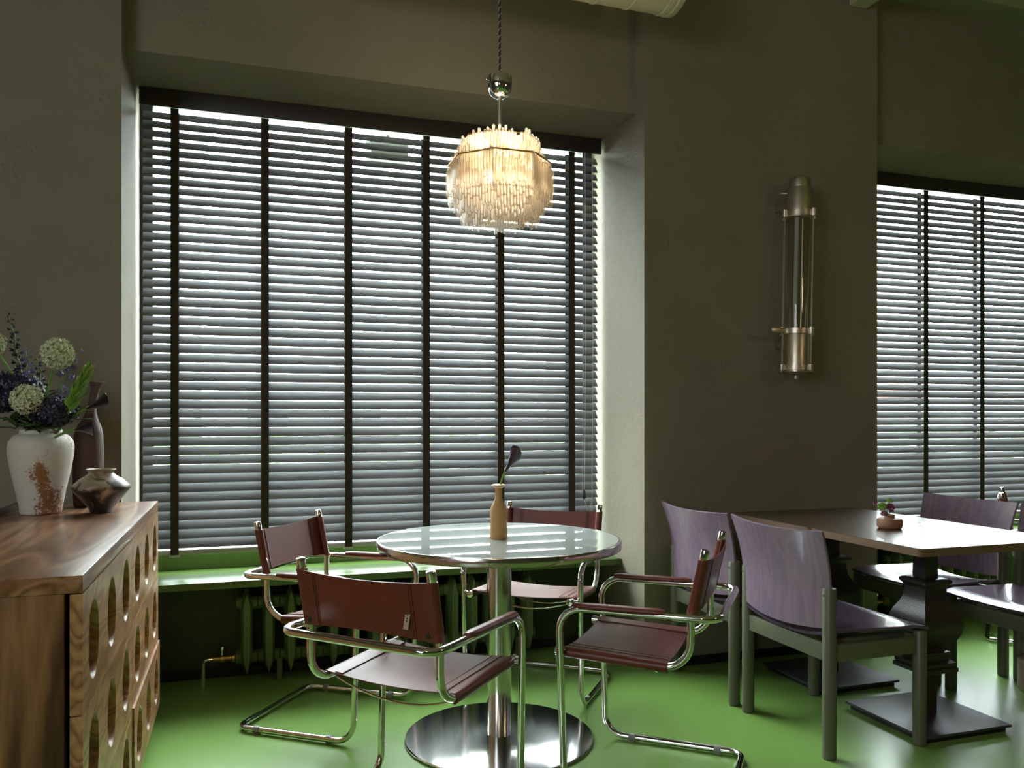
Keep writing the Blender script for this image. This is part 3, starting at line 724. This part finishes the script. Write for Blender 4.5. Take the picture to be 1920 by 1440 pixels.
def drawer_bm(wd, ht, th=.024):
    """plate facing +X, thickness th, with three oval pockets"""
    bm = B(); n = 40; cw = wd/3; ax, az = .069, .086
    for c in range(3):
        yc = -wd/2+cw*(c+.5); outer = []; rings = [[], [], [], []]
        for k in range(n):
            a_ = 2*pi*k/n; ca, sa = cos(a_), sin(a_)
            # corners are exact for k at the cell diagonal: clamp onto the rectangle
            hx, hz = cw/2, ht/2
            sc = 1/max(abs(ca)/hx, abs(sa)/hz) if max(abs(ca)/hx, abs(sa)/hz) > 0 else 1
            outer.append(V((0, yc+ca*sc, sa*sc)))
            for ri, (f, dx) in enumerate(((1, 0), (.965, -.003), (.94, -.008), (.92, -.017))):
                rings[ri].append(bm.verts.new((dx, yc+ca*ax*f, sa*az*f)))
        # snap the nearest samples onto the cell corners
        for cy_, cz_ in ((1, 1), (1, -1), (-1, 1), (-1, -1)):
            tgt = V((0, yc+cy_*cw/2, cz_*ht/2)); j = min(range(n), key=lambda i: (outer[i]-tgt).length); outer[j] = tgt
        ov = [bm.verts.new(p_) for p_ in outer]
        ring_bridge(bm, ov, rings[0]); ring_bridge(bm, rings[0], rings[1]); ring_bridge(bm, rings[1], rings[2]); ring_bridge(bm, rings[2], rings[3]); bm.faces.new(rings[3])
    bmesh.ops.remove_doubles(bm, verts=bm.verts, dist=1e-5)
    # edge band, slightly rounded, and the back
    hy, hz = wd/2, ht/2
    bd = [e_ for e_ in bm.edges if len(e_.link_faces) == 1]
    for e_ in bd:
        a_, b_ = e_.verts
        q1 = bm.verts.new((-th, a_.co.y, a_.co.z)); q2 = bm.verts.new((-th, b_.co.y, b_.co.z)); bm.faces.new((a_, b_, q2, q1))
    bmesh.ops.remove_doubles(bm, verts=bm.verts, dist=1e-5)
    vs = [bm.verts.new((-th, s1*hy, s2*hz)) for s1, s2 in ((-1, -1), (1, -1), (1, 1), (-1, 1))]; bm.faces.new(vs)
    return bm
DH = .2465; DW = (SY1-SY0)/2-.003
dsrc = None
for row in range(3):
    for col in range(2):
        zc_ = SZ-.0385-DH/2-row*(DH+.0035); yc_ = SY0+(DW/2)+.001+col*(DW+.004)
        off = .0 if not (row == 2 and col == 1) else .006
        loc = (SX1-o3.x+off, yc_-o3.y, zc_)
        if dsrc is None: dsrc = obj('drawer', drawer_bm(DW, DH), M_wald, e, loc, smooth=35)
        else: inst('drawer', dsrc, e, loc)

# ------------------------------------------------------------------ vases on the sideboard
zt_ = SZ+.0003
def vase(name, prof, loc, mat, label, cat='vase', n=48, wob=0):
    bm = lathe(B(), prof, n, cap=False); bmesh.ops.remove_doubles(bm, verts=bm.verts, dist=1e-6)
    lo = [v for v in bm.verts if v.co.z < 1e-5]
    if wob:
        for v in bm.verts:
            a_ = math.atan2(v.co.y, v.co.x); k = 1+wob*sin(3*a_+v.co.z*20)+wob*.6*sin(5*a_-v.co.z*31); v.co.x *= k; v.co.y *= k
    be = [e_ for e_ in bm.edges if len(e_.link_faces) == 1 and e_.verts[0].co.z < 1e-4]
    bmesh.ops.contextual_create(bm, geom=be)
    return setp(obj(name, bm, mat, None, loc, smooth=60), label, cat)
# speckled white vase
m, t, p = nt('speckled_white_glaze'); N = t.nodes; L = t.links
tc = N.new('ShaderNodeTexCoord'); n1 = N.new('ShaderNodeTexNoise'); n1.inputs['Scale'].default_value = 9; n1.inputs['Detail'].default_value = 3
n2 = N.new('ShaderNodeTexNoise'); n2.inputs['Scale'].default_value = 110; n2.inputs['Detail'].default_value = 6; n2.inputs['Roughness'].default_value = .75
mpv = N.new('ShaderNodeMapping'); mpv.inputs['Scale'].default_value = (1, 1, .55); mpv.inputs['Location'].default_value = (.35, .1, .12)
L.new(tc.outputs['Object'], mpv.inputs['Vector']); L.new(mpv.outputs[0], n1.inputs['Vector']); L.new(tc.outputs['Object'], n2.inputs['Vector'])
r1 = N.new('ShaderNodeMapRange'); r1.inputs[1].default_value = .50; r1.inputs[2].default_value = .68; L.new(n1.outputs['Fac'], r1.inputs[0])
r2 = N.new('ShaderNodeMath'); r2.operation = 'ADD'; L.new(n2.outputs['Fac'], r2.inputs[0])
sc_ = N.new('ShaderNodeMath'); sc_.operation = 'MULTIPLY'; sc_.inputs[1].default_value = .38; L.new(r1.outputs[0], sc_.inputs[0]); L.new(sc_.outputs[0], r2.inputs[1])
r3 = N.new('ShaderNodeMapRange'); r3.inputs[1].default_value = .66; r3.inputs[2].default_value = .76; L.new(r2.outputs[0], r3.inputs[0])
cm = N.new('ShaderNodeMix'); cm.data_type = 'RGBA'; cm.inputs[6].default_value = (.60, .57, .50, 1); cm.inputs[7].default_value = (.26, .115, .045, 1)
L.new(r3.outputs[0], cm.inputs[0]); L.new(cm.outputs[2], p.inputs['Base Color']); p.inputs['Roughness'].default_value = .5
bb = N.new('ShaderNodeBump'); bb.inputs['Strength'].default_value = .55; bb.inputs['Distance'].default_value = .003
L.new(n2.outputs['Fac'], bb.inputs['Height']); L.new(bb.outputs[0], p.inputs['Normal'])
M_speck = m
VX, VY = -.642, 3.132
vb = [(.060, 0), (.0625, .004), (.066, .03), (.078, .09), (.091, .15), (.099, .20), (.1005, .225), (.096, .247), (.083, .262), (.068, .268), (.064, .270), (.064, .280), (.060, .283), (.056, .281), (.056, .268), (.080, .25), (.088, .22), (.07, .1), (.05, .02)]
vase('ceramic_vase', vb, (VX, VY, zt_), M_speck, 'large white ceramic vase with rust speckles holding the bouquet')
# brown bottle vase, leaning neck
bm = lathe(B(), [(.046, 0), (.050, .004), (.052, .10), (.051, .20), (.048, .262), (.040, .290), (.026, .318), (.0165, .345), (.0145, .385), (.015, .425), (.021, .445), (.028, .452), (.026, .453), (.013, .43)], 40)
for v in bm.verts:
    if v.co.z > .25: v.co.x += (v.co.z-.25)**1.5*.30
M_brownv = plain('brown_bisque', (.085, .045, .035), .6, bump=.25, bscale=40, var=.12)
setp(obj('tall_bottle_vase', bm, M_brownv, None, (-.530, 3.335, zt_), smooth=50), 'tall dark brown clay bottle behind the bouquet vase', 'vase')
m, t, p = nt('burnished_raku'); N = t.nodes; L = t.links
tc = N.new('ShaderNodeTexCoord'); n1 = N.new('ShaderNodeTexNoise'); n1.inputs['Scale'].default_value = 16; n1.inputs['Detail'].default_value = 7; n1.inputs['Distortion'].default_value = 1.4
L.new(tc.outputs['Object'], n1.inputs['Vector']); cr = N.new('ShaderNodeValToRGB'); L.new(n1.outputs['Fac'], cr.inputs[0])
sx = N.new('ShaderNodeSeparateXYZ'); L.new(tc.outputs['Object'], sx.inputs[0])
ad = N.new('ShaderNodeMath'); ad.operation = 'MULTIPLY_ADD'; ad.inputs[1].default_value = 2.4; L.new(sx.outputs['Z'], ad.inputs[0]); L.new(n1.outputs['Fac'], ad.inputs[2])
ad2 = N.new('ShaderNodeMath'); ad2.operation = 'ADD'; ad2.inputs[1].default_value = -.21; L.new(ad.outputs[0], ad2.inputs[0]); L.new(ad2.outputs[0], cr.inputs[0])
el = cr.color_ramp.elements; el[0].position = .40; el[0].color = (.022, .015, .012, 1); el[1].position = .62; el[1].color = (.33, .26, .18, 1)
k = el.new(.50); k.color = (.12, .075, .045, 1)
L.new(cr.outputs[0], p.inputs['Base Color']); p.inputs['Roughness'].default_value = .4
bb = N.new('ShaderNodeBump'); bb.inputs['Strength'].default_value = .3; bb.inputs['Distance'].default_value = .004; L.new(n1.outputs['Fac'], bb.inputs['Height']); L.new(bb.outputs[0], p.inputs['Normal'])
vase('squat_pot', [(.030, 0), (.034, .003), (.040, .018), (.066, .050), (.088, .078), (.0925, .087), (.088, .095), (.066, .115), (.045, .128), (.038, .135), (.040, .142), (.046, .147), (.045, .149), (.040, .147), (.033, .135), (.05, .11), (.07, .08), (.03, .01)], (-.452, 3.085, zt_), m, 'squat mottled brown pot with a sharp waist at front of the sideboard', n=56, wob=.012)

# ------------------------------------------------------------------ bouquet
GRP = 'cut flowers in the speckled vase'
base = V((VX, VY, zt_+.05)); mouth = V((VX, VY, zt_+.285))
M_stemd = plain('dark_green_stem', (.075, .15, .035), .5)
M_all = plain('cream_green_florets', (.60, .62, .42), .6, var=.2, vscale=90)
M_allc = plain('lime_allium_core', (.30, .38, .12), .7)
M_del = plain('blue_violet_petals', (.13, .12, .26), .5, var=.3, vscale=60)
M_deld = plain('dark_indigo_petals', (.022, .018, .045), .45, var=.5, vscale=70)
M_lf = plain('bright_green_leaf', (.14, .27, .035), .4, var=.25, vscale=25)
M_lfd = plain('dark_green_leaf', (.045, .09, .025), .45, var=.3, vscale=25)
M_tip = plain('olive_pink_leaf_tip', (.34, .30, .09), .5)
def stem_pts(head, bend=.35):
    m_ = mouth+V(((head-mouth).x*.12, (head-mouth).y*.12, 0)); pts = [base-mouth+mouth]
    out = []
    c1 = m_+V((0, 0, (head.z-mouth.z)*bend))
    out = [base.lerp(m_, i/3) for i in range(3)]
    for i in range(11):
        f = i/10; out.append(m_*(1-f)**2+c1*2*f*(1-f)+head*f*f)
    return out
def floret(bm, c, d, r, n=5, cup=.35, rnd=.3):
    """small open flower facing d"""
    q_ = d.to_track_quat('Z', 'Y'); a0 = random.random()*6
    cv = bm.verts.new(c)
    for k in range(n):
        a_ = a0+2*pi*k/n; rr = r*(1+random.uniform(-rnd, rnd))
        p1 = c+q_ @ V((rr*.62*cos(a_-.42), rr*.62*sin(a_-.42), rr*cup*.6)); p2 = c+q_ @ V((rr*cos(a_), rr*sin(a_), rr*cup)); p3 = c+q_ @ V((rr*.62*cos(a_+.42), rr*.62*sin(a_+.42), rr*cup*.6))
        bm.faces.new((cv, bm.verts.new(p1), bm.verts.new(p2), bm.verts.new(p3)))
def fib(i, n):
    z = 1-2*(i+.5)/n; a_ = i*2.399963; s_ = sqrt(1-z*z); return V((s_*cos(a_), s_*sin(a_), z))
def allium(px, py, t_, rad, label):
    h = at(px, py, t_); e = empty('allium', base, 0, label, 'flower', GRP)
    obj('stem', sweep(B(), [p_-base for p_ in stem_pts(h)], .0036, 8), M_stem, e)
    hd = obj('flower_head', lathe(B(), [(rad*.78*sin(a_), -rad*.78*cos(a_)) for a_ in [.05+i*(pi-.1)/10 for i in range(11)]], 16), M_allc, e, h-base)
    bm = B(); n = 230
    for i in range(n):
        d = fib(i, n); d = (d+V((random.uniform(-.12, .12), random.uniform(-.12, .12), random.uniform(-.12, .12)))).normalized()
        floret(bm, d*rad*random.uniform(.86, 1.0), d, rad*.175, 6, .65)
        o1 = d.orthogonal().normalized()*rad*.012
        bm.faces.new((bm.verts.new(d*rad*.55+o1), bm.verts.new(d*rad*.93), bm.verts.new(d*rad*.55-o1)))
    setp(obj('florets', bm, M_all, hd, smooth=0), kind='stuff')
allium(108, 663, 2.76, .050, 'large round cream allium highest in the bouquet')
allium(50, 749, 2.66, .047, 'round cream allium low at front of the bouquet')
allium(-18, 645, 2.78, .045, 'cream allium cut off by the left picture edge')
def spike(px0, py0, px1, py1, t_, n, rad, mat, label, gap=1.0, topfr=.3, tip=.4):
    a_ = at(px0, py0, t_); b_ = at(px1, py1, t_); e = empty('delphinium', base, 0, label, 'flower', GRP)
    pts = [p_-base for p_ in stem_pts(a_)] + [(a_.lerp(b_, f/6)+V((.004*sin(f*2.), 0, 0)))-base for f in range(1, 7)]
    obj('stem', sweep(B(), pts, [.0032]*(len(pts)-3)+[.0024, .0018, .0012], 6), M_stemd, e)
    bm = B()
    for i in range(n):
        f = (i+.5)/n; c = a_.lerp(b_, f); d = V((cos(i*2.4), sin(i*2.4), .35)).normalized(); s_ = rad*(1-(1-tip)*f)
        hp_ = c+d*s_*.9*gap
        sweep(bm, [c-base, hp_-base], .0008, 4)
        for kk in range(2): floret(bm, hp_-base, d, s_*.62, 5, .9-.7*kk)
        lathe(bm, [(s_*.1, -s_*.3), (s_*.32, -s_*.05), (s_*.34, s_*.2), (s_*.12, s_*.4)], 6, (0, 0, 0), M=Matrix.Translation(hp_-base) @ d.to_track_quat('Z', 'Y').to_matrix().to_4x4())
    obj('florets', bm, mat, e, smooth=50)
spike(40, 705, 17, 588, 2.84, 24, .020, M_deld, 'tall dark delphinium spike rising at the left of the bouquet', tip=.35)
spike(82, 745, 70, 668, 2.86, 14, .019, M_deld, 'short dark flower spike between the two alliums')
spike(52, 720, 50, 655, 2.78, 11, .022, M_del, 'grey-violet flower spike left of the highest allium')
spike(118, 715, 147, 655, 2.80, 9, .026, M_del, 'blue-violet delphinium right of the highest allium')
spike(112, 762, 118, 722, 2.76, 7, .026, M_del, 'small violet delphinium low in the middle of the bouquet')
def cluster(px, py, t_, rx, rz_, n, label, mat):
    h = at(px, py, t_); e = empty('hydrangea', base, 0, label, 'flower', GRP)
    obj('stem', sweep(B(), [p_-base for p_ in stem_pts(h)], .004, 8), M_stemd, e)
    bm = B()
    for i in range(n):
        d = fib(i, n); c = V((d.x*rx, d.y*rx*.8, d.z*rz_))*random.uniform(.8, 1.08)
        floret(bm, c, (d+V((0, 0, .1))).normalized(), .017*random.uniform(.7, 1.15), 4, .25)
        floret(bm, c*.8, d, .015, 4, .2)
    setp(obj('flower_head', bm, mat, e, h-base, smooth=50), kind='stuff')
cluster(28, 728, 2.80, .088, .052, 230, 'dark indigo flower mass at the left of the bouquet', M_deld)
cluster(100, 772, 2.72, .070, .048, 230, 'dark indigo flower mass over the right of the vase mouth', M_deld)
cluster(4, 752, 2.72, .052, .035, 110, 'dark indigo flower mass at the left picture edge', M_deld)
cluster(60, 785, 2.84, .055, .030, 110, 'dark flower mass behind the front allium', M_deld)
def leaf_bm(L_, W_, curl=.12):
    return sheet(B(), lambda u, v: (W_*(u-.5)*2*sin(pi*min(1, v*.97+.03)**.8)*(1 if v < .999 else 0), -curl*L_*v*v+abs(u-.5)*W_*.5, L_*v), 4, 10, .0006)
def dirrot(d, roll=0): return (d.to_track_quat('Z', 'Y') @ Euler((0, 0, roll)).to_quaternion()).to_euler()
# leafy green protea-like stem
h0 = at(128, 775, 2.70); h1 = at(170, 690, 2.68)
e = empty('leucadendron', base, 0, 'bright green leafy stem with olive tip right of the alliums', 'flower', GRP)
obj('stem', sweep(B(), [p_-base for p_ in stem_pts(h0)]+[h0.lerp(h1, i/4)-base for i in range(1, 4)], .004, 8), M_stem, e)
ls = None; ax_ = (h1-h0).normalized()
for i in range(26):
    f = i/26; c = h0.lerp(h1, f*.86)-base; a_ = i*2.4; sd = (ax_.orthogonal().normalized()); sd = Matrix.Rotation(a_, 3, ax_) @ sd
    d = (ax_*1.0+sd*(.55-.38*f)).normalized(); loc = c+sd*.005
    rot = dirrot(d)
    if ls is None: ls = obj('leaf', leaf_bm(.052, .0105, -.08), M_lf, e, loc, rot)
    else:
        o = inst('leaf', ls, e, loc, rot)
tl = None
for i in range(8):
    a_ = i*2.4; sd = Matrix.Rotation(a_, 3, ax_) @ ax_.orthogonal().normalized(); c = h0.lerp(h1, .80)-base+sd*.004; d = (ax_+sd*.16).normalized()
    if tl is None: tl = obj('tip_leaf', leaf_bm(.048, .010, -.05), M_tip, e, c, dirrot(d), label='olive tip leaf')
    else: inst('tip_leaf', tl, e, c, dirrot(d))
# leafy filler
for px, py, t_, lab in ((30, 785, 2.74, 'dark green foliage sprig at the left of the vase mouth'), (142, 770, 2.76, 'dark green foliage sprig at the right of the vase mouth'), (88, 735, 2.82, 'dark green foliage sprig in the middle between the alliums'), (75, 792, 2.68, 'dark green foliage sprig over the front of the vase mouth')):
    h = at(px, py, t_); e = empty('foliage_sprig', base, 0, lab, 'foliage', GRP)
    obj('stem', sweep(B(), [p_-base for p_ in stem_pts(h, .2)], .003, 6), M_stemd, e)
    ls = None
    for i in range(10):
        d = V((cos(i*2.4), sin(i*2.4)*.7, random.uniform(-.1, .9))).normalized(); c = h-base+V((0, 0, -.004*i))
        if ls is None: ls = obj('leaf', leaf_bm(.055, .014, .2), M_lfd, e, c, dirrot(d))
        else: inst('leaf', ls, e, c, dirrot(d))
calla(mouth+V((.02, 0, -.05)), at(163, 766, 2.72), at(205, 750, 2.70)-at(163, 766, 2.72), 'dark calla lily pointing right, upper of the two beside the brown bottle', 1.15, M_calla, GRP)
calla(mouth+V((.02, 0, -.05)), at(142, 806, 2.66), at(190, 800, 2.62)-at(142, 806, 2.66), 'dark calla lily drooping right, lower of the two over the vase shoulder', 1.15, M_calla, GRP)

# ------------------------------------------------------------------ wooden dining tables
def sqlathe(bm, prof):
    return lathe(bm, [(h*sqrt(2), z) for h, z in prof], 4, off=pi/4)
def wtable(y0, y1, label):
    xc, yc = 2.59, (y0+y1)/2
    e = empty('dining_table', (xc, yc+(.06 if y0 < 2.5 else .04), 0), 0, label, 'table', 'wooden dining tables pushed together')
    cyo = -(e.location.y)
    top = box(B(), 2.222-xc, 2.935-xc, y0+cyo, y1+cyo, .7225, .7495)
    es = [e_ for e_ in top.edges if abs((e_.verts[0].co-e_.verts[1].co).z) > .01]
    bmesh.ops.bevel(top, geom=es, offset=.018, segments=4, profile=.5, affect='EDGES')
    tp = obj('table_top', top, M_tedge, e, smooth=30)
    top = box(B(), 2.222-xc, 2.935-xc, y0+cyo, y1+cyo, .7495, .7510)
    es = [e_ for e_ in top.edges if abs((e_.verts[0].co-e_.verts[1].co).z) > .001]
    bmesh.ops.bevel(top, geom=es, offset=.018, segments=4, profile=.5, affect='EDGES')
    obj('veneer', top, M_ttop, tp, smooth=30)
    obj('post', sqlathe(B(), [(.029, .030), (.029, .200)]), M_iron, e, smooth=0)
    obj('upper_post', sqlathe(B(), [(.032, .57), (.032, .715), (.10, .716), (.10, .722)]), M_iron, e, smooth=0)
    pr = [(.080, .205), (.083, .208), (.083, .222), (.076, .226), (.079, .230), (.079, .243), (.070, .247), (.060, .252), (.058, .270), (.064, .274), (.064, .282), (.052, .286), (.050, .296)]
    pr += [(.056, .303), (.070, .318), (.083, .337), (.092, .360), (.096, .385), (.093, .410), (.085, .433), (.074, .453), (.064, .472), (.057, .492), (.054, .515), (.053, .532)]
    pr += [(.056, .538), (.062, .546), (.068, .552), (.068, .562), (.062, .566), (.050, .570)]
    obj('baluster_block', sqlathe(B(), pr), M_iron, e, smooth=25)
    obj('base_plate', box(B(), -.21, .21, -.21, .21, .020, .030, .0015, 1), M_plate, e, smooth=30)
    obj('base_foot', box(B(), -.195, .195, -.195, .195, .0005, .020), M_black, e, smooth=0)
    return e
wtable(2.250, 2.835, 'dark wood pedestal dining table nearer the camera with the little flower pot')
wtable(2.838, 3.42, 'dark wood pedestal dining table against the wall, behind the nearer one')
# terracotta pot + posy
pp = at(1668, 990, 3.37); pz = .7512
setp(obj('terracotta_pot', lathe(B(), [(.040, 0), (.046, .004), (.050, .014), (.050, .032), (.045, .040), (.022, .044), (.020, .048), (.021, .056), (.018, .057), (.014, .05)], 40), plain('terracotta', (.30, .15, .085), .6, bump=.15, bscale=80), None, (pp.x, pp.y, pz)), 'low round terracotta pot on the dark wooden table', 'pot')
fb = V((pp.x, pp.y, pz+.05))
def posy(px, py, t_, n, r_, mat, label, petals=7, cup=.5):
    h = at(px, py, t_); e = empty('small_flower', fb, 0, label, 'flower', 'posy in the terracotta pot')
    obj('stem', sweep(B(), [(0, 0, 0), (h-fb)*.5+V((0, 0, .006)), h-fb], .0016, 6), M_stemd, e)
    bm = B(); d0 = (h-fb).normalized()
    for i in range(n):
        d = (fib(i, n)+d0*.5).normalized(); floret(bm, h-fb+d*r_*.55, d, r_*.55, petals, cup)
    obj('flower_head', bm, mat, e, smooth=50)
M_mag = plain('magenta_petals', (.22, .03, .09), .5, var=.3, vscale=60); M_lime = plain('lime_petals', (.24, .42, .06), .5, var=.2, vscale=60)
posy(1654, 950, 3.35, 30, .019, M_lime, 'lime green pompom flower in the terracotta pot', 6)
posy(1669, 952, 3.35, 16, .020, M_mag, 'magenta flower right in the terracotta pot')
posy(1657, 963, 3.33, 12, .014, M_mag, 'small magenta flower hanging over the pot front')
posy(1641, 944, 3.37, 10, .012, M_mag, 'small purple bud at left of the posy')
posy(1668, 940, 3.36, 12, .013, M_lime, 'small green bud on top of the posy')

# ------------------------------------------------------------------ purple plywood chairs
def plychair(loc, rz, label):
    """faces +X; rear legs at x=-.2, front legs at x=.2; width .49 along y"""
    e = empty('plywood_chair', loc, rz, label, 'chair', 'purple plywood dining chairs')
    W = .245; lr = .0245
    def leg(h): return lathe(B(), [(lr-.003, .0005), (lr, .0035), (lr, h-.006), (lr-.002, h-.002), (lr-.008, h)], 20)
    for s in (-1, 1):
        o = obj('rear_leg', leg(.603), M_olive, e, (-.2, s*W, 0))
        obj('screw_hole', lathe(B(), [(.0005, 0), (.0035, 0), (.0035, .001)], 10, M=Matrix.Rotation(-pi/2, 4, 'Y')), M_black, o, (-lr-.0003, 0, .577))
        obj('front_leg', leg(.425), M_olive, e, (.2, s*W, 0))
        obj('side_apron', box(B(), -.178, .178, s*W-.011, s*W+.011, .340, .402, .003), M_olive, e)
    for x in (-.2, .2):
        obj('rear_apron' if x < 0 else 'front_apron', box(B(), x-.011, x+.011, -W+.02, W-.02, .340, .402, .003), M_olive, e)
    def bk(u, v):
        y = (u*2-1)*(W+.014+.018*v**2-(.006 if v < .2 else 0)); z = .462+v*.338
        z += .010*v*(2*u-1)**2 - .020*(1-v)*(1-(2*u-1)**2)
        x = -.202-.055*max(0, v-.35)**1.6*1.8 - .040*(1-(2*u-1)**2)
        r_ = .03
        return (x, y, z)
    b_ = obj('backrest', sheet(B(), bk, 24, 14, .010), M_purp, e, smooth=60)
    def st(u, v):
        y = (u*2-1)*(W-.004+.024*min(1, max(0, (v-.3)*2)))
        x = -.215+v*.440
        k = 1-(2*u-1)**2
        z = .447-.030*k*(1-v)**1.3-.012*k*v*(1-v)*2-.018*max(0, v-.86)/.14*(.6+.4*k)
        return (x+.012*k*(v > .5), y, z)
    obj('seat', sheet(B(), st, 24, 20, -.010), M_purps, e, smooth=60)
    for s in (-1, 1):
        obj('seat_block', box(B(), -.15, .15, s*(W-.05)-.02, s*(W-.05)+.02, .385, .408, .003), M_olive, e)
    return e
P0 = plychair((2.172, 2.655, 0), 0, 'purple plywood chair nearest the camera, seen from behind at the dark table')
dup(P0, (2.165, 3.235, 0), 0, 'purple plywood chair closest to the pillar wall, behind the leather armchair')
dup(P0, (3.185, 3.185, 0), pi, 'purple plywood chair on the window side of the far table, back below the blind')
dup(P0, (3.19, 2.615, 0), pi, 'purple plywood chair at the right picture edge, seat half in view')
# pale round wooden plinth at the right edge
e = setp(obj('wooden_plinth', lathe(B(), [(.145, .0005), (.148, .003), (.148, .118), (.142, .126), (.02, .127)], 48), wood('pale_oak', (.30, .21, .15), (.38, .28, .2), (.46, .35, .26), 'Z', .5), None, (3.405, 2.69, 0), smooth=40), 'low round pale wood block on the floor at the right edge', 'block')
